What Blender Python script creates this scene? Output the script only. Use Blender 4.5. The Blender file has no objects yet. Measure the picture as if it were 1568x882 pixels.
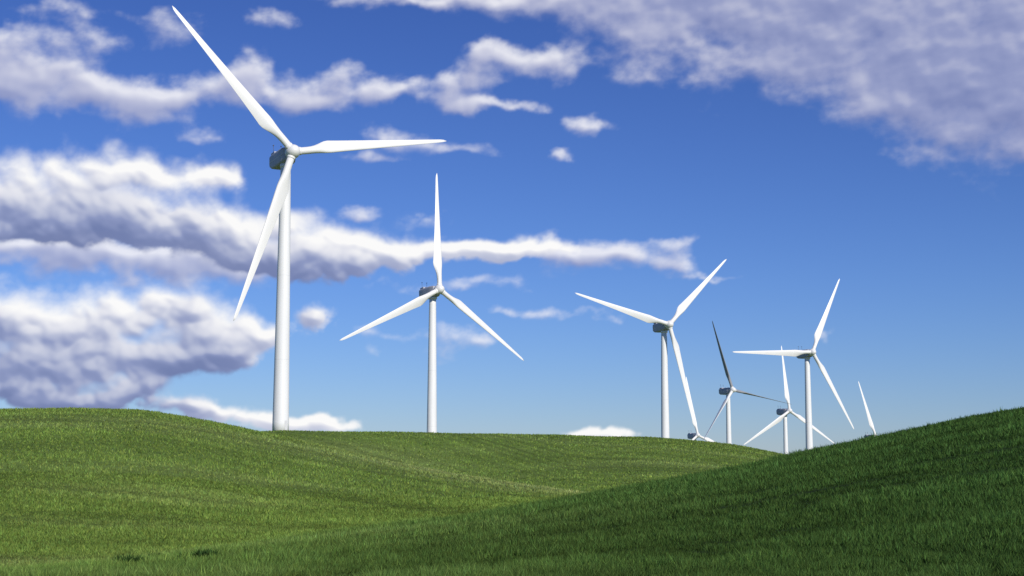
import bpy, math, numpy as np
from mathutils import Vector, Matrix
rng=np.random.default_rng(7)
F=2154.0; TH=math.atan((700-441)/F)
scene=bpy.context.scene
scene.view_settings.view_transform='Standard'
scene.view_settings.look='None'
scene.view_settings.exposure=0

# ---------------------------------------------------------------- helpers
def ray(u,v):
    x=(u-784)/F;y=(441-v)/F
    d=np.array([x,math.cos(TH)-y*math.sin(TH),math.sin(TH)+y*math.cos(TH)])
    return d/np.linalg.norm(d)
def link(o,parent=None):
    scene.collection.objects.link(o)
    if parent is not None:o.parent=parent
    return o
def lin(c):
    return tuple(((x/255)/12.92 if x/255<=.04045 else ((x/255+.055)/1.055)**2.4) for x in c)+(1,)

def hsh(a,b,seed):
    n=(a*374761393+b*668265263+seed*974634777)&0xffffffff
    n=((n^(n>>13))*1274126177)&0xffffffff
    return ((n^(n>>16))&0xffff)/65535.0
def vnoise(x,y,seed=0):
    xi=np.floor(x).astype(np.int64);yi=np.floor(y).astype(np.int64)
    fx=x-xi;fy=y-yi;fx=fx*fx*(3-2*fx);fy=fy*fy*(3-2*fy)
    return (hsh(xi,yi,seed)*(1-fx)+hsh(xi+1,yi,seed)*fx)*(1-fy)+(hsh(xi,yi+1,seed)*(1-fx)+hsh(xi+1,yi+1,seed)*fx)*fy
def fbm(x,y,seed=0,o=4):
    s=0;a=.5
    for i in range(o):
        s=s+a*vnoise(x*2**i,y*2**i,seed+i*17);a*=.5
    return s/(1-.5**o)
_g=rng.uniform(0,2*math.pi,(256,256));GX=np.cos(_g).astype(np.float32);GY=np.sin(_g).astype(np.float32)
def perlin(x,y,seed=0):
    x=x+seed*17.37;y=y+seed*9.71
    xf=np.floor(x);yf=np.floor(y);fx=(x-xf).astype(np.float32);fy=(y-yf).astype(np.float32)
    xi=xf.astype(np.int32)&255;yi=yf.astype(np.int32)&255;x1=(xi+1)&255;y1=(yi+1)&255
    ux=fx*fx*fx*(fx*(fx*6-15)+10);uy=fy*fy*fy*(fy*(fy*6-15)+10)
    a=GX[xi,yi]*fx+GY[xi,yi]*fy;b=GX[x1,yi]*(fx-1)+GY[x1,yi]*fy
    c=GX[xi,y1]*fx+GY[xi,y1]*(fy-1);d=GX[x1,y1]*(fx-1)+GY[x1,y1]*(fy-1)
    return (a*(1-ux)+b*ux)*(1-uy)+(c*(1-ux)+d*ux)*uy
def pf(x,y,seed,o,g=.5,bill=False):
    s=0;a=1.;t=0
    for i in range(o):
        n=perlin(x*2.03**i,y*2.03**i,seed+i*3+1)
        s=s+a*(np.abs(n)*2 if bill else n);t+=a;a*=g
    return s/t

# ---------------------------------------------------------------- terrain
curves=[
 [(-400,900,40),(1968,900,40)],
 [(-300,893,70),(0,878,74),(200,860,80),(400,834,90),(500,819,96),(600,805,102),(700,793,108),(870,763,120),(1000,740,128),(1130,717,134),(1210,698,140),(1300,680,145),(1400,659,150),(1500,638,155),(1568,627,160),(1800,600,172)],
 [(-300,896,86),(0,881,90),(200,864,98),(400,839,108),(500,825,114),(600,812,120),(700,801,126),(870,775,140),(1000,765,155),(1210,755,170),(1568,720,200),(1800,700,210)],
 [(-300,640,285),(0,627,275),(100,625.5,272),(220,629,270),(300,642,268),(350,652,267),(400,663,265),(500,684,262),(600,707,250),(700,727,235),(800,744,215),(870,754,200),(1000,765,195),(1210,750,200),(1568,720,230),(1800,700,240)],
 [(-300,680,300),(0,672,297),(220,672,292),(400,674,286),(500,697,282),(600,720,270),(700,738,256),(800,752,236),(870,759,224),(1000,757,222),(1210,752,226),(1568,730,260),(1800,700,270)],
 [(-300,690,330),(0,690,328),(300,676,322),(400,661,318),(433,659.5,317),(540,661.5,322),(700,664.5,340),(870,667,362),(1000,669.5,375),(1060,674,380),(1130,682,385),(1210,699,385),(1300,725,385),(1568,745,385),(1800,745,385)],
 [(-400,775,620),(1968,775,620)],
]
az_u=np.radians(np.arange(-180,180.001,.1))
ker=np.exp(-.5*(np.arange(-15,16)*.1/.35)**2);ker/=ker.sum()
T=[];D=[]
for c in curves:
    a=[];t=[];d=[]
    for (u,v,dd) in c:
        r=ray(u,v);a.append(math.atan2(r[0],r[1]));t.append(r[2]/math.hypot(r[0],r[1]));d.append(dd)
    mt=(t[0]+t[-1])/2;md=(d[0]+d[-1])/2
    a=[-math.pi,-1.6]+a+[1.6,math.pi];t=[mt,mt]+t+[mt,mt];d=[md,md]+d+[md,md]
    tt=np.interp(az_u,a,t);dd=np.interp(az_u,a,d)
    T.append(np.convolve(np.pad(tt,15,mode='edge'),ker,'valid'));D.append(np.convolve(np.pad(dd,15,mode='edge'),ker,'valid'))
n=len(az_u);one=np.ones(n)
T=[-3.2*one,-.40*one,-.168*one]+T+[-.060*one,-.033*one,-.0085*one]
D=[1*one,8*one,20*one]+D+[1100*one,2000*one,9000*one]
T=np.array(T);D=np.log(np.array(D))
cols=np.radians(np.concatenate([np.arange(-180,-34,2.),np.arange(-34,34,.09),np.arange(34,180.01,2.)]))
ring=np.exp(np.concatenate([np.linspace(0,math.log(30),16,endpoint=False),np.linspace(math.log(30),math.log(640),520,endpoint=False),np.linspace(math.log(640),math.log(9000),40)]))
lr=np.log(ring)
def pchip(x,y,q):
    h=np.diff(x);dl=np.diff(y)/h
    m=np.zeros_like(y)
    for i in range(1,len(x)-1):
        if dl[i-1]*dl[i]>0:
            w1=2*h[i]+h[i-1];w2=h[i]+2*h[i-1]
            m[i]=(w1+w2)/(w1/dl[i-1]+w2/dl[i])
    m[0]=dl[0];m[-1]=dl[-1]
    k=np.clip(np.searchsorted(x,q)-1,0,len(x)-2);s=(q-x[k])/h[k]
    return (2*s**3-3*s**2+1)*y[k]+(s**3-2*s**2+s)*h[k]*m[k]+(-2*s**3+3*s**2)*y[k+1]+(s**3-s**2)*h[k]*m[k+1]
Z=np.zeros((len(cols),len(ring)))
for j,a in enumerate(cols):
    tj=np.array([np.interp(a,az_u,T[k]) for k in range(len(T))]);dj=np.array([np.interp(a,az_u,D[k]) for k in range(len(D))])
    Z[j]=pchip(dj,tj,lr)*ring
X=np.sin(cols)[:,None]*ring[None];Y=np.cos(cols)[:,None]*ring[None]
fade=np.clip((ring-25)/40,0,1)[None]
Z+=fade*((fbm(X/23+50,Y/23+50,3,3)-.5)*.55+(fbm(X/5+90,Y/5+90,9,2)-.5)*.10)
def height(x,y):
    a=np.arctan2(x,y);l=np.log(np.hypot(x,y))
    ci=np.interp(a,cols,np.arange(len(cols)));ri=np.interp(l,lr,np.arange(len(ring)))
    c0=np.clip(ci.astype(int),0,len(cols)-2);r0=np.clip(ri.astype(int),0,len(ring)-2);fc=ci-c0;fr=ri-r0
    return (Z[c0,r0]*(1-fr)+Z[c0,r0+1]*fr)*(1-fc)+(Z[c0+1,r0]*(1-fr)+Z[c0+1,r0+1]*fr)*fc
def crest(a): return np.exp(np.interp(a,az_u,D[4]))
def crest2(a): return np.exp(np.interp(a,az_u,D[6]))

def fastmesh(name,verts,faces,k,smooth=True):
    me=bpy.data.meshes.new(name)
    me.vertices.add(len(verts));me.vertices.foreach_set('co',np.ascontiguousarray(verts,dtype=np.float32).ravel())
    me.loops.add(len(faces)*k);me.loops.foreach_set('vertex_index',np.ascontiguousarray(faces,dtype=np.int32).ravel())
    me.polygons.add(len(faces));me.polygons.foreach_set('loop_start',np.arange(0,len(faces)*k,k,dtype=np.int32))
    me.polygons.foreach_set('use_smooth',np.full(len(faces),smooth))
    me.update(calc_edges=True)
    return me
def addcol(me,name,c):
    at=me.color_attributes.new(name,'FLOAT_COLOR','POINT');at.data.foreach_set('color',np.ascontiguousarray(c,dtype=np.float32).ravel())

# drilled rows follow the contour of each slope; thin gaps where the drill / sprayer wheels ran
def rows(x,y):
    a=np.arctan2(x,y);d=np.hypot(x,y)
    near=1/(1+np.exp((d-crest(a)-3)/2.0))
    r1=d/crest(a)*130;r2=d/crest2(a)*300
    n1=fbm(a*130/22+3,r1/1.3,61,3)*.55+fbm(a*130/50+8,r1/5.5,62,2)*.45
    n1=.5+(n1-.5)*1.35
    g1=fbm(a*130/70+2,r1/7.0,71,2);gap=np.exp(-((np.abs((g1*9+r1/6.5)%1-.5))/.09)**2)
    n1=n1-.34*gap*(.25+.95*fbm(a*130/9,r1/5,73,2))
    n2=fbm(a*250/45+5,r2/4.5,63,3)*.6+fbm(a*250/90+5,r2/15,64,2)*.4
    g2=fbm(a*250/110+2,r2/30.0,81,2);gap2=np.exp(-((np.abs((g2*6+r2/19)%1-.5))/.06)**2)
    n2=.5+(n2-.5)*.58-.08*gap2*fbm(a*250/30,r2/9,83,2)
    return near,near*n1+(1-near)*n2
def crop(x,y):
    a=np.arctan2(x,y);d=np.hypot(x,y)
    near,rw=rows(x,y)
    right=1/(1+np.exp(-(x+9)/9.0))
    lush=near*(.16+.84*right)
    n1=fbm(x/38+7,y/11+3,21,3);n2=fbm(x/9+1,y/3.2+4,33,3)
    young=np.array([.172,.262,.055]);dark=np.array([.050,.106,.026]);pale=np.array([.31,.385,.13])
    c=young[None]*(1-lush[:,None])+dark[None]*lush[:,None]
    p=np.clip((n1-.50)*2.4,0,1)*(1-lush)*.45
    # paler crop colour in the hollow between the slopes
    u=np.clip(1-np.abs(np.log(d/np.exp(np.interp(a,az_u,D[6]))))/.20,0,1)*np.clip((x-(-45))/30,0,1)
    p=np.clip(p+.9*u*(1-near),0,1)
    c=c*(1-p[:,None])+pale[None]*p[:,None]
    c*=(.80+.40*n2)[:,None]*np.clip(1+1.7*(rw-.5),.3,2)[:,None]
    return np.clip(c,.005,1)
xf=X.ravel();yf=Y.ravel();
idx=np.arange(len(cols)*len(ring)).reshape(len(cols),len(ring))
q=np.stack([idx[:-1,:-1],idx[:-1,1:],idx[1:,1:],idx[1:,:-1]],-1).reshape(-1,4)[:,::-1]
tv=np.stack([xf,yf,Z.ravel()],-1)
me=fastmesh('grass_field',tv,q,4)
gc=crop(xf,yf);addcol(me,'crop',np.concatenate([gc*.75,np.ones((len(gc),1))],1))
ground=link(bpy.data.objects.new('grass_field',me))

def newmat(name):
    m=bpy.data.materials.new(name);m.use_nodes=True;nt=m.node_tree
    return m,nt,nt.nodes['Principled BSDF']
m,nt,b=newmat('crop_ground')
at=nt.nodes.new('ShaderNodeAttribute');at.attribute_name='crop'
geo=nt.nodes.new('ShaderNodeNewGeometry')
mp=nt.nodes.new('ShaderNodeMapping');mp.inputs['Scale'].default_value=(.6,1.6,1)
nt.links.new(geo.outputs['Position'],mp.inputs['Vector'])
nz=nt.nodes.new('ShaderNodeTexNoise');nz.inputs['Scale'].default_value=1.2;nz.inputs['Detail'].default_value=5;nz.inputs['Roughness'].default_value=.75
nt.links.new(mp.outputs[0],nz.inputs['Vector'])
mr=nt.nodes.new('ShaderNodeMapRange');mr.inputs[1].default_value=.3;mr.inputs[2].default_value=.7;mr.inputs[3].default_value=.55;mr.inputs[4].default_value=1.35
nt.links.new(nz.outputs[0],mr.inputs[0])
vm=nt.nodes.new('ShaderNodeVectorMath');vm.operation='SCALE'
nt.links.new(at.outputs['Color'],vm.inputs[0]);nt.links.new(mr.outputs[0],vm.inputs['Scale']);nt.links.new(vm.outputs[0],b.inputs['Base Color'])
b.inputs['Roughness'].default_value=.95;b.inputs['Specular IOR Level'].default_value=.1
bp=nt.nodes.new('ShaderNodeBump');bp.inputs['Strength'].default_value=.8;bp.inputs['Distance'].default_value=.35
nt.links.new(nz.outputs[0],bp.inputs['Height']);nt.links.new(bp.outputs[0],b.inputs['Normal'])
ground.data.materials.append(m)

# ---- crop blades: one mesh
def blades(N,d0,d1,azmax,wk,hh,cv):
    a=np.radians(rng.uniform(-azmax,azmax,N));u=rng.random(N)
    d=np.exp(np.log(d0)+u*(math.log(d1)-math.log(d0)))
    x=np.sin(a)*d;y=np.cos(a)*d
    z=height(x,y)
    near,rw=rows(x,y)
    fine=fbm(x/.8,y/.8,77,2)
    H=hh*np.clip(.95+2.6*(rw-.5),.10,2)*(.30+1.3*fine)*rng.uniform(.7,1.25,N)
    w=wk*d*rng.uniform(.6,1.4,N)
    th=rng.uniform(0,2*math.pi,N);bx=np.cos(th)*w/2;by=np.sin(th)*w/2
    ln=rng.uniform(.1,1.1,N)*H;la=rng.uniform(0,2*math.pi,N)
    v=np.empty((N,3,3))
    v[:,0]=np.stack([x-bx,y-by,z-.04],-1);v[:,1]=np.stack([x+bx,y+by,z-.04],-1)
    v[:,2]=np.stack([x+np.cos(la)*ln,y+np.sin(la)*ln,z+H],-1)
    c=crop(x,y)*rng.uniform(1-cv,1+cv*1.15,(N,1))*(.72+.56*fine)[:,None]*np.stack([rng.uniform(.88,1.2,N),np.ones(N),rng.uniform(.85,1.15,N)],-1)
    c=np.repeat(c,3,axis=0)
    return v.reshape(-1,3),c
V1,C1=blades(780000,34,172,25,.00088,.215,.5)
V2,C2=blades(300000,110,400,24,.0009,.28,.35)
# a few rank weed clumps close to the camera
wv=[];wc=[]
for (u,v,s) in [(190,868,.36),(203,868,.28),(236,861,.24),(284,860,.20),(312,858,.28),(322,858,.22)]:
    r=ray(u,v);h=r/np.hypot(r[0],r[1])
    dd=np.linspace(36,110,800);zz=height(h[0]*dd,h[1]*dd);k=np.argmax(h[2]*dd<zz) ;d=dd[k] if k>0 else 60
    N=600;a=rng.uniform(0,6.28,N);rr=s*np.sqrt(rng.random(N))
    x=h[0]*d+np.cos(a)*rr*1.15;y=h[1]*d+np.sin(a)*rr;z=height(x,y);H=(.85*s+.22)*(1-.5*(rr/s)**2)*rng.uniform(.4,1.25,N)
    th=rng.uniform(0,6.28,N);w=rng.uniform(.025,.06,N)
    t=np.empty((N,3,3));t[:,0]=np.stack([x-np.cos(th)*w,y-np.sin(th)*w,z+H*.25],-1);t[:,1]=np.stack([x+np.cos(th)*w,y+np.sin(th)*w,z+H*.2],-1)
    t[:,2]=np.stack([x+np.cos(a)*.2,y+np.sin(a)*.2,z+H],-1)
    wv.append(t.reshape(-1,3));wc.append(np.repeat(np.array([[.036,.075,.020]])*rng.uniform(.5,2.0,(N,1)),3,axis=0))
VV=np.concatenate([V1,V2]+wv);CC=np.concatenate([C1,C2]+wc)
me=fastmesh('crop_blades',VV,np.arange(len(VV)).reshape(-1,3),3,False)
addcol(me,'crop',np.concatenate([CC,np.ones((len(CC),1))],1))
g=link(bpy.data.objects.new('grass',me))
m,nt,b=newmat('crop_blade')
at=nt.nodes.new('ShaderNodeAttribute');at.attribute_name='crop'
df=nt.nodes.new('ShaderNodeBsdfDiffuse');tr=nt.nodes.new('ShaderNodeBsdfTranslucent');mx=nt.nodes.new('ShaderNodeMixShader');mx.inputs[0].default_value=.3
nt.links.new(at.outputs['Color'],df.inputs[0]);nt.links.new(at.outputs['Color'],tr.inputs[0])
nt.links.new(df.outputs[0],mx.inputs[1]);nt.links.new(tr.outputs[0],mx.inputs[2])
nt.links.new(mx.outputs[0],nt.nodes['Material Output'].inputs['Surface']);nt.nodes.remove(b)
g.data.materials.append(m)

# ---------------------------------------------------------------- turbine materials
def paint(name,col,rough,var=.06,scale=.6):
    m,nt,b=newmat(name)
    tc=nt.nodes.new('ShaderNodeTexCoord');mp=nt.nodes.new('ShaderNodeMapping');mp.inputs['Scale'].default_value=(1,1,.12)
    nz=nt.nodes.new('ShaderNodeTexNoise');nz.inputs['Scale'].default_value=scale;nz.inputs['Detail'].default_value=6
    mr=nt.nodes.new('ShaderNodeMapRange');mr.inputs[1].default_value=.3;mr.inputs[2].default_value=.7;mr.inputs[3].default_value=1-var*1.5;mr.inputs[4].default_value=1
    vm=nt.nodes.new('ShaderNodeVectorMath');vm.operation='SCALE';vm.inputs[0].default_value=col
    nt.links.new(tc.outputs['Object'],mp.inputs[0]);nt.links.new(mp.outputs[0],nz.inputs['Vector']);nt.links.new(nz.outputs[0],mr.inputs[0])
    nt.links.new(mr.outputs[0],vm.inputs['Scale']);nt.links.new(vm.outputs[0],b.inputs['Base Color'])
    b.inputs['Roughness'].default_value=rough
    return m
M_tower=paint('tower_paint',(.83,.83,.82),.5)
M_blade=paint('blade_gelcoat',(.83,.82,.79),.42,.04,.3)
M_nac=paint('nacelle_fibreglass',(.46,.46,.50),.5,.1)
M_dark=paint('dark_metal',(.10,.10,.11),.5)
M_seam=paint('flange_seam',(.70,.70,.70),.5)
M_blade_shade=paint('blade_shade_grey',(.30,.31,.33),.5)  # darker copy of the blade white, shade painted into the colour

def mesh_obj(name,verts,faces,mats,parent,smooth=True,fm=None):
    me=bpy.data.meshes.new(name);me.from_pydata([tuple(v) for v in verts],[],faces);me.update()
    for p in me.polygons:p.use_smooth=smooth
    for m in (mats if isinstance(mats,list) else [mats]):me.materials.append(m)
    if fm:
        for i,k in fm.items():me.polygons[i].material_index=k
    return link(bpy.data.objects.new(name,me),parent)
def loft(rings,cap0=True,cap1=True):
    v=[p for r in rings for p in r];n=len(rings[0]);f=[]
    for i in range(len(rings)-1):
        for j in range(n):
            f.append((i*n+j,i*n+(j+1)%n,(i+1)*n+(j+1)%n,(i+1)*n+j))
    if cap0:f.append(tuple(range(n))[::-1])
    if cap1:f.append(tuple((len(rings)-1)*n+j for j in range(n)))
    return v,f

def blade_mesh(R,pitch,bend):
    """span +Z, leading edge +X, upwind +Y"""
    K=28;S=46;rings=[]
    for i in range(S+1):
        s=(i/S)**.9;r=1.0+(R-1.0)*s
        if s<.045:c=1.75;rd=0.
        else:
            kk=min(1,(s-.045)/.16);kk=kk*kk*(3-2*kk);c=1.75+(3.4-1.75)*kk;rd=kk
            if s>.205:
                c=3.4-(3.4-.68)*((s-.205)/.795)**.84
        if s>.95:c*=max(.10,math.sqrt(max(0,1-((s-.95)/.051)**2)))
        th=(1-rd)*1.0+rd*(.34-.20*min(1,s/.8))
        tw=math.radians(15*(1-min(1,s/.75))**1.6)*rd+pitch
        ring=[]
        for j in range(K):
            q=2*math.pi*j/K
            circ=(.5*math.cos(q)*1.75,.5*math.sin(q)*1.75)
            xx=.5+.5*math.cos(q)
            x_=1-xx
            yt=5*th*(.2969*math.sqrt(max(x_,0))-.126*x_-.3516*x_**2+.2843*x_**3-.1015*x_**4)
            ya=yt*(1 if math.sin(q)>=0 else -.75)
            air=((.32-x_)*c,ya*c)
            px=circ[0]*(1-rd)+air[0]*rd;py=circ[1]*(1-rd)+air[1]*rd
            ct,st=math.cos(tw),math.sin(tw)
            X_=px*ct-py*st;Y_=px*st+py*ct
            ring.append((X_,Y_+bend*s**1.15,r))
        rings.append(ring)
    return loft(rings)

def make_turbine(hub,W,ph,R=44.,bend=-2.4,pitch=3.,shade_mat=None):
    W=math.radians(W)
    n=Vector((math.sin(W),-math.cos(W),0));hub=Vector(hub)
    tax=hub-n*4.7
    tz=float(height(np.array([tax.x]),np.array([tax.y]))[0])-.3
    e=bpy.data.objects.new('wind_turbine',None);e.empty_display_size=5;link(e);e.location=(tax.x,tax.y,tz)
    top=hub.z-2.15-tz
    K=64;rings=[];sec=[.27,.58]
    zlist=[(top*i/24,0) for i in range(25)]
    for s in sec:
        zz=s*top;zlist+= [(zz-.05,1),(zz+.05,0)]
    zlist.sort()
    tower_h=80.
    for (z,ex) in zlist:
        k=max(0,min(1.2,(top-z)/tower_h));r=1.2+ .92*k**.9
        rings.append([(r*math.cos(2*math.pi*j/K),r*math.sin(2*math.pi*j/K),z) for j in range(K)])
    v,f=loft(rings)
    fm={}
    for i,(z,ex) in enumerate(zlist[:-1]):
        if ex>0:
            for j in range(K):fm[i*K+j]=1
    mesh_obj('tower',v,f,[M_tower,M_seam],e,True,fm)
    a0=-math.radians(40)
    rr=1.2+.92*(min(1.2,top/tower_h))**.9
    dv=[];
    for zz in (.9,3.1):
        for da in (-.2,.2):dv.append((math.cos(a0+da)*(rr+.05),math.sin(a0+da)*(rr+.05),zz))
    mesh_obj('door',dv,[(0,1,3,2)],M_seam,e,False)
    fr=bpy.data.objects.new('machine_head',None);link(fr,e)
    til=math.radians(5)
    ax=(n*math.cos(til)+Vector((0,0,1))*math.sin(til)).normalized();ay=Vector((0,0,1)).cross(n).normalized();azv=ax.cross(ay)
    rotm=Matrix((ax,ay,azv)).transposed().to_4x4()
    fr.matrix_local=Matrix.Translation(hub-e.location)@rotm
    secs=[(-1.75,1.05,-1.15,1.2),(-2.0,1.45,-1.6,1.55),(-2.9,1.72,-1.95,1.8),(-5.0,1.8,-2.05,1.9),(-8.5,1.8,-2.0,1.95),(-10.6,1.75,-1.65,1.95),(-11.7,1.6,-1.1,1.9),(-11.95,1.35,-.8,1.65)]
    rings=[]
    for (x,hw,zb,zt) in secs:
        ring=[];K2=32;zc=(zb+zt)/2;hz=(zt-zb)/2
        for j in range(K2):
            q=2*math.pi*j/K2;cq,sq=math.cos(q),math.sin(q);p=.3
            ring.append((x,hw*math.copysign(abs(cq)**p,cq),zc+hz*math.copysign(abs(sq)**p,sq)))
        rings.append(ring)
    v,f=loft(rings)
    o=mesh_obj('nacelle',v,f,M_nac,fr,True)
    md=o.modifiers.new('es','EDGE_SPLIT');md.split_angle=math.radians(28)
    def box(name,x0,x1,y0,y1,z0,z1,mat,bev=.06):
        v=[(x,y,z) for x in (x0,x1) for y in (y0,y1) for z in (z0,z1)]
        f=[(0,1,3,2),(4,6,7,5),(0,4,5,1),(2,3,7,6),(0,2,6,4),(1,5,7,3)]
        o=mesh_obj(name,v,f,mat,fr,False);b=o.modifiers.new('b','BEVEL');b.width=bev;b.segments=2
    box('roof_cooler',-11.3,-9.0,-1.3,1.3,1.9,2.5,M_nac)
    box('roof_hatch',-7.6,-5.4,-.8,.8,1.85,2.12,M_nac)
    box('rear_vent',-11.99,-11.93,-.9,.9,-.3,1.1,M_dark,.01)
    box('side_trim_right',-11.2,-2.6,-1.815,-1.76,-.12,.0,M_seam,.01)
    box('side_trim_left',-11.2,-2.6,1.76,1.815,-.12,.0,M_seam,.01)
    for k,(x,y) in enumerate(((-10.3,-1.0),(-10.3,1.0))):
        r=[[(x+.05*math.cos(t*math.pi/4),y+.05*math.sin(t*math.pi/4),z) for t in range(8)] for z in (2.45,4.3)]
        v,f=loft(r);mesh_obj('wind_vane_mast_%d'%(k+1),v,f,M_dark,fr)
        box('anemometer_%d'%(k+1),x-.22,x+.22,y-.12,y+.12,4.28,4.45,M_dark,.02)
    K=32
    r=[[(-4.7+rad*math.cos(2*math.pi*j/K),rad*math.sin(2*math.pi*j/K),z) for j in range(K)] for rad,z in ((1.3,-2.75),(1.45,-2.6),(1.45,-1.95))]
    v,f=loft(r);mesh_obj('yaw_collar',v,f,M_tower,fr)
    prof=[(-1.72,1.2),(-1.6,1.5),(-.9,1.68),(0,1.72),(.7,1.6),(1.3,1.32),(1.75,.95),(2.02,.5),(2.12,.06)]
    r=[[(x,rad*math.cos(2*math.pi*j/K),rad*math.sin(2*math.pi*j/K)) for j in range(K)] for x,rad in prof]
    v,f=loft(r);mesh_obj('spinner',v,f,M_blade,fr)
    bv,bf=blade_mesh(R,math.radians(pitch),bend)
    for k in range(3):
        q=math.radians(ph)-k*2*math.pi/3
        a=Vector((math.cos(W),math.sin(W),0));sg=1 if a.dot(ay)>0 else -1
        rad=Vector((0,sg*math.cos(q),math.sin(q)))
        tan=Vector((0,sg*math.sin(q),-math.cos(q)))
        up=Vector((1,0,0))
        Mx=Matrix((tan,up,rad)).transposed()
        vs=[Mx@Vector(p) for p in bv]
        fs=bf
        if Mx.determinant()<0:fs=[tuple(reversed(t)) for t in bf]
        mesh_obj('blade_%d'%(k+1),vs,fs,(shade_mat if (shade_mat and k<2) else M_blade),fr)  # first two blades can take the painted shade, third keeps the lit white
        K=24
        rr=[[tuple(Mx@Vector((rd*math.cos(2*math.pi*j/K),rd*math.sin(2*math.pi*j/K),z))) for j in range(K)] for rd,z in ((1.0,1.2),(1.0,1.9),(.93,1.98))]
        v,f=loft(rr)
        mesh_obj('blade_root_collar_%d'%(k+1),v,f,M_blade,fr)
    return e
make_turbine((-52.6,331.7,72.9),30.4,131.0)
make_turbine((-25.9,499.0,59.5),34.2,86.9)
make_turbine((66.3,590.4,55.5),22.8,43.9)
make_turbine((147.5,689.4,51.2),22.3,60.9)
make_turbine((134.2,856.2,40.6),29.5,108.9,bend=3.0,pitch=84,shade_mat=M_blade_shade)
make_turbine((183.3,932.2,30.4),27.8,90.6)
make_turbine((136.6,1040.0,16.0),25,97)
make_turbine((277.7,1080.0,15.5),25,103)

# ---------------------------------------------------------------- sun
sun_dir=Vector((.51,-.86,0)).normalized();EL=math.radians(30)
sd=Vector((sun_dir.x*math.cos(EL),sun_dir.y*math.cos(EL),math.sin(EL)))
L=bpy.data.lights.new('sun','SUN');L.energy=4.1;L.angle=math.radians(.5);L.color=(1,.955,.88)
so=link(bpy.data.objects.new('sun',L));so.rotation_euler=sd.to_track_quat('Z','Y').to_euler()

# ---------------------------------------------------------------- world
w=bpy.data.worlds.new('World');scene.world=w;w.use_nodes=True;nt=w.node_tree;nt.nodes.clear();N=nt.nodes;Lk=nt.links
out=N.new('ShaderNodeOutputWorld');bg=N.new('ShaderNodeBackground');bg.inputs[1].default_value=.10
Lk.new(bg.outputs[0],out.inputs[0])
sky=N.new('ShaderNodeTexSky');sky.sky_type='NISHITA';sky.sun_disc=False;sky.sun_elevation=EL;sky.sun_rotation=math.atan2(sun_dir.x,sun_dir.y)
sky.air_density=1.0;sky.dust_density=0.;sky.ozone_density=3.
tn=N.new('ShaderNodeVectorMath');tn.operation='MULTIPLY'
tc=N.new('ShaderNodeTexCoord');sx=N.new('ShaderNodeSeparateXYZ');Lk.new(tc.outputs['Generated'],sx.inputs[0])
rp=N.new('ShaderNodeValToRGB');Lk.new(sx.outputs[2],rp.inputs[0]);e=rp.color_ramp.elements
e[0].position=0.;e[0].color=(.40,.54,.90,1);e[1].position=.36;e[1].color=(.28,.40,.82,1)
x=e.new(.12);x.color=(.36,.51,.91,1)
Lk.new(sky.outputs[0],tn.inputs[0]);Lk.new(rp.outputs[0],tn.inputs[1]);Lk.new(tn.outputs[0],bg.inputs[0])

# ---------------------------------------------------------------- cloud layer of the sky (far shell, front sector)
st=math.radians(.042)
A=np.arange(math.radians(-34),math.radians(34),st);E=np.arange(math.radians(-.6),math.radians(27),st)
AA,EE=np.meshgrid(A,E,indexing='ij')
PX=(AA*F).astype(np.float32);PY=(EE*F).astype(np.float32)
G=st*F   # grid step in "px"
def PP(u,v):
    r=ray(u,v);return math.atan2(r[0],r[1])*F,math.asin(r[2])*F
def field(blobs,wx,wy):
    f=np.zeros_like(PX)
    for (u,v,rx,ry,*wt) in blobs:
        cx,cy=PP(u,v)
        f+=(wt[0] if wt else 1.)*np.exp(-((wx-cx)/rx)**2-((wy-cy)/ry)**2)
    return f
def sst(x,a,b):
    t=np.clip((x-a)/(b-a),0,1);return t*t*(3-2*t)
def shift(a,dx,dy):
    i=int(round(dx/G));j=int(round(dy/G));r=np.zeros_like(a)
    n0,n1=a.shape
    r[max(0,-i):n0-max(0,i),max(0,-j):n1-max(0,j)]=a[max(0,i):n0+min(0,i),max(0,j):n1+min(0,j)]
    return r
def blur(a,s):
    k=int(3*s/G);kk=np.exp(-.5*(np.arange(-k,k+1)*G/s)**2);kk/=kk.sum();kk=kk.astype(np.float32)
    p=np.pad(a,((k,k),(0,0)),mode='edge');a=sum(kk[i]*p[i:i+a.shape[0]] for i in range(2*k+1))
    p=np.pad(a,((0,0),(k,k)),mode='edge');return sum(kk[i]*p[:,i:i+a.shape[1]] for i in range(2*k+1))
sheet=[(1250,40,280,60),(1400,110,230,62),(1530,150,170,74),(1060,20,200,42,.8),(900,-5,260,22,.7),(650,0,160,12,.6),(1120,100,170,22,.5),(1650,60,200,140),(1300,-60,500,70),(1540,215,120,24,.5)]
soft=[(40,95,80,36),(110,148,110,32),(215,155,70,34),(50,45,55,24,.7),(200,62,100,28,.5),(260,28,70,18,.45),(120,14,45,12,.7),(10,130,60,30,.8),
 (320,150,75,30),(395,122,50,28),(515,112,60,26),(470,158,90,20),(590,140,70,16),(415,28,45,20,.85),
 (690,130,50,24),(812,98,90,28,1.2),(752,82,30,18),(720,157,55,12,.8),(795,157,50,9,.6),(905,184,42,15,1.),(842,236,26,12,1.1),
 (605,207,55,16,.75),(700,226,75,14,.7),(575,238,60,10,.65),
 (40,388,150,30,1.1),(200,398,160,30,1.05),(340,405,110,34,1.),
 (870,385,80,24,.9),(950,396,90,22,1.),(1020,412,50,12,.8),(1020,374,28,14,.6),
 (720,437,80,12,.75),(830,475,45,12,.7),(775,478,22,10,.8),(580,540,20,15,.6),(1268,505,16,12,.8),(620,505,70,18,.6),(715,525,60,24,.85),(915,480,45,9,.65),(1110,430,90,6,.5),(300,215,40,12,.5),(560,325,50,14,.6),(600,440,60,12,.4)]
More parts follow.
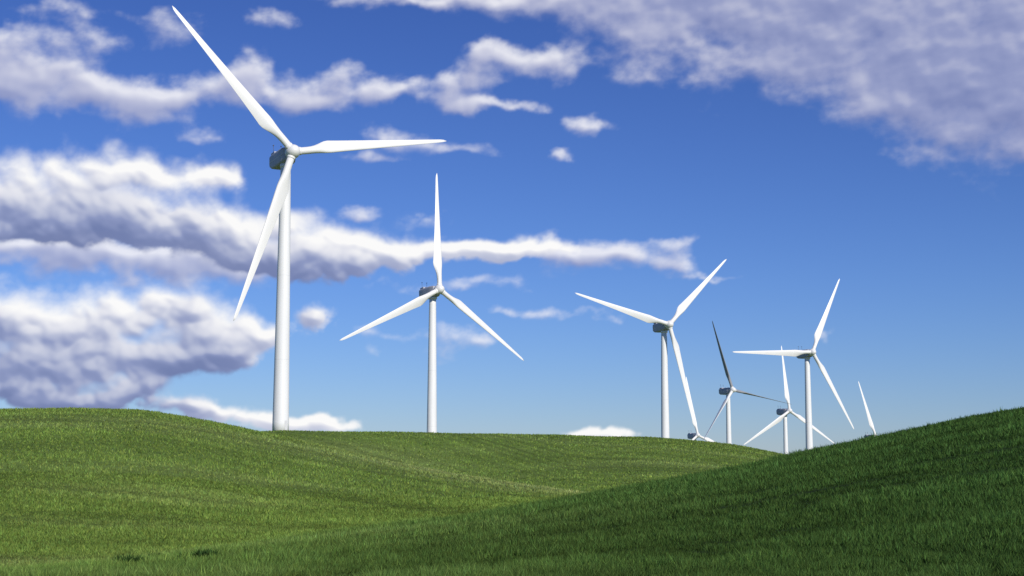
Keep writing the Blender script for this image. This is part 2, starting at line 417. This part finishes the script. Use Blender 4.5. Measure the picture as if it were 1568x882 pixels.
cum=[(20,280,80,50),(115,285,80,50),(205,270,66,42),(310,275,46,28,.85),(70,335,130,36),(210,340,110,34),(320,345,70,30,.9),
 (400,348,70,32),(480,365,80,32),(560,380,60,26),(400,395,90,22,.8),(500,412,120,19,.85),(655,338,42,18,.65),(680,388,80,20),(765,386,60,16,.9),(850,378,60,18,.8),
 (20,470,60,40),(85,495,58,40),(165,468,58,38),(270,465,68,40),(340,500,54,38),(385,515,40,28,.85),(480,482,42,24,.8),(190,528,140,36,1.1),(60,565,130,30,1.),(200,588,50,20,.7),(290,545,70,26,.85),(30,600,80,20,.7),
 (145,614,75,14),(310,630,60,16,.9),(485,651,60,16),(915,660,50,13),(400,645,40,13,.7)]
w1=pf(PX/150,PY/110,11,3);w2=pf(PX/150,PY/110,41,3)
w3=pf(PX/45,PY/36,71,4);w4=pf(PX/45,PY/36,91,4)
# --- soft layer
wx=PX+w1*60+w3*30;wy=PY+w2*34+w4*20
f0=field(soft,wx,wy);f1=field(sheet,wx,wy);fS=f0+f1;fS=fS/(1+.35*fS)
shm=sst(f1,.05,.5)
det=pf(PX/85,PY/58,21,7,.54);det2=pf(PX/26,PY/18,31,4,.5)
rip=pf(PX/75+PY/200,PY/30-PX/400,25,5,.5)
DS=fS-.30+det*.78+det2*.12+shm*rip*.10
thinS=sst(fS,.05,.25)
aS=sst(DS,-.04,.62)*thinS
DSs=blur(DS,3)
occ=np.zeros_like(DS)
for i in range(1,6):occ+=np.clip(shift(DSs,3*i,7*i),0,1)
rel=DSs-shift(DSs,6,10)
lS=.40+.48*np.exp(-.50*occ)+.85*rel+.08
lS=np.clip(lS-shm*(.06-.26*rip-.30*det+.12*sst(PX,150,700)),0,1)
# --- cumulus layer
wx=PX+w1*45+w3*24;wy=PY+w2*28+w4*18
fC=field(cum,wx,wy);fC=fC/(1+.30*fC)
bl=pf(PX/62,PY/56,51,5,.46,True);bf=pf(PX/95,PY/70,57,8,.53)
DC=fC-.27+(bl-.30)*.46+bf*.48
under=blur(sst(DC-shift(DC,0,-24),-.12,.12),8)     # 1 on tops, 0 on bases
edge=.95-.70*under
aC=sst(DC,-.03,edge)*sst(fC,.08,.24)*.98
Hb=np.sqrt(np.clip(DC,0,None)+.02)*70
def lamb(H,s):
    H=blur(H,s);gx=np.gradient(H,G,axis=0);gy=np.gradient(H,G,axis=1)
    return np.clip((-gx*.35-gy*.62+.72)/np.sqrt(gx*gx+gy*gy+1),0,1)
big=lamb(Hb*1.2,11);fin=lamb(Hb*.9+(bl-.3)*20,4.);fine2=lamb(Hb*.5+(bl-.3)*12+bf*8,2.)
DCs=blur(np.clip(DC,0,.8),4)
occ=np.zeros_like(DC)
for i in range(1,9):occ+=shift(DCs,3*i,8.*i)
occ2=np.zeros_like(DC);DB=blur(np.clip(DC,0,.8),12)
for i in range(1,7):occ2+=shift(DB,6*i,17.*i)
lC=.06+.24*big+.20*fin+.08*fine2+.34*np.exp(-.34*occ)+.40*np.exp(-.55*occ2)
lC=np.clip(lC,0,1)
cl=np.stack([aS,lS,aC,lC],-1).reshape(-1,4)  # opacity plus precomputed light and shade of both cloud layers
RS=6500.
sv=np.stack([np.sin(AA)*np.cos(EE)*RS,np.cos(AA)*np.cos(EE)*RS,np.sin(EE)*RS],-1).reshape(-1,3)
ii=np.arange(AA.size).reshape(AA.shape)
keep=(np.maximum(aS,aC)>.003)
kq=(keep[:-1,:-1]|keep[:-1,1:]|keep[1:,1:]|keep[1:,:-1])
fq=np.stack([ii[:-1,:-1],ii[:-1,1:],ii[1:,1:],ii[1:,:-1]],-1)[kq]
usd=np.zeros(AA.size,bool);usd[fq.ravel()]=True;remap=np.cumsum(usd)-1
me=fastmesh('clouds',sv[usd],remap[fq],4)
addcol(me,'cloud',cl[usd])
so_=link(bpy.data.objects.new('sky',me))
m=bpy.data.materials.new('cloud_painted_light');m.use_nodes=True;nt=m.node_tree;nt.nodes.clear()  # self-glowing shell; sunlit tops and shaded bases are painted in as colour
m.cycles.emission_sampling='NONE'
at=nt.nodes.new('ShaderNodeAttribute');at.attribute_name='cloud'
sp=nt.nodes.new('ShaderNodeSeparateColor');nt.links.new(at.outputs['Color'],sp.inputs[0])
def ramp(sock,stops):
    r=nt.nodes.new('ShaderNodeValToRGB');nt.links.new(sock,r.inputs[0]);e=r.color_ramp.elements
    for i,(p,c) in enumerate(stops):
        x=e[i] if i<2 else e.new(p)
        x.position=p;x.color=lin(c)
    return r.outputs[0]
cs=ramp(sp.outputs[1],[(.0,(124,135,182)),(1,(244,243,248)),(.4,(158,165,202)),(.7,(199,201,222))])
cc=ramp(at.outputs['Alpha'],[(.1,(108,122,168)),(.92,(253,252,251)),(.35,(142,153,193)),(.55,(186,192,216)),(.74,(228,229,238))])
def em(c):
    e=nt.nodes.new('ShaderNodeEmission');nt.links.new(c,e.inputs[0]);return e.outputs[0]
tp=nt.nodes.new('ShaderNodeBsdfTransparent')
def mix(f,a,b):
    x=nt.nodes.new('ShaderNodeMixShader');nt.links.new(f,x.inputs[0]);nt.links.new(a,x.inputs[1]);nt.links.new(b,x.inputs[2]);return x.outputs[0]
k=nt.nodes.new('ShaderNodeMath');k.operation='MULTIPLY';k.inputs[1].default_value=.85;nt.links.new(sp.outputs[0],k.inputs[0])
s=mix(sp.outputs[2],mix(k.outputs[0],tp.outputs[0],em(cs)),em(cc))
o=nt.nodes.new('ShaderNodeOutputMaterial');nt.links.new(s,o.inputs[0])
me.materials.append(m)

# ---------------------------------------------------------------- camera
cam=bpy.data.cameras.new('camera');cam.sensor_width=36;cam.lens=36*F/1568;cam.clip_end=20000;cam.clip_start=.1
co=link(bpy.data.objects.new('camera',cam));co.location=(0,0,0);co.rotation_euler=(math.pi/2+TH,0,0)
scene.camera=co
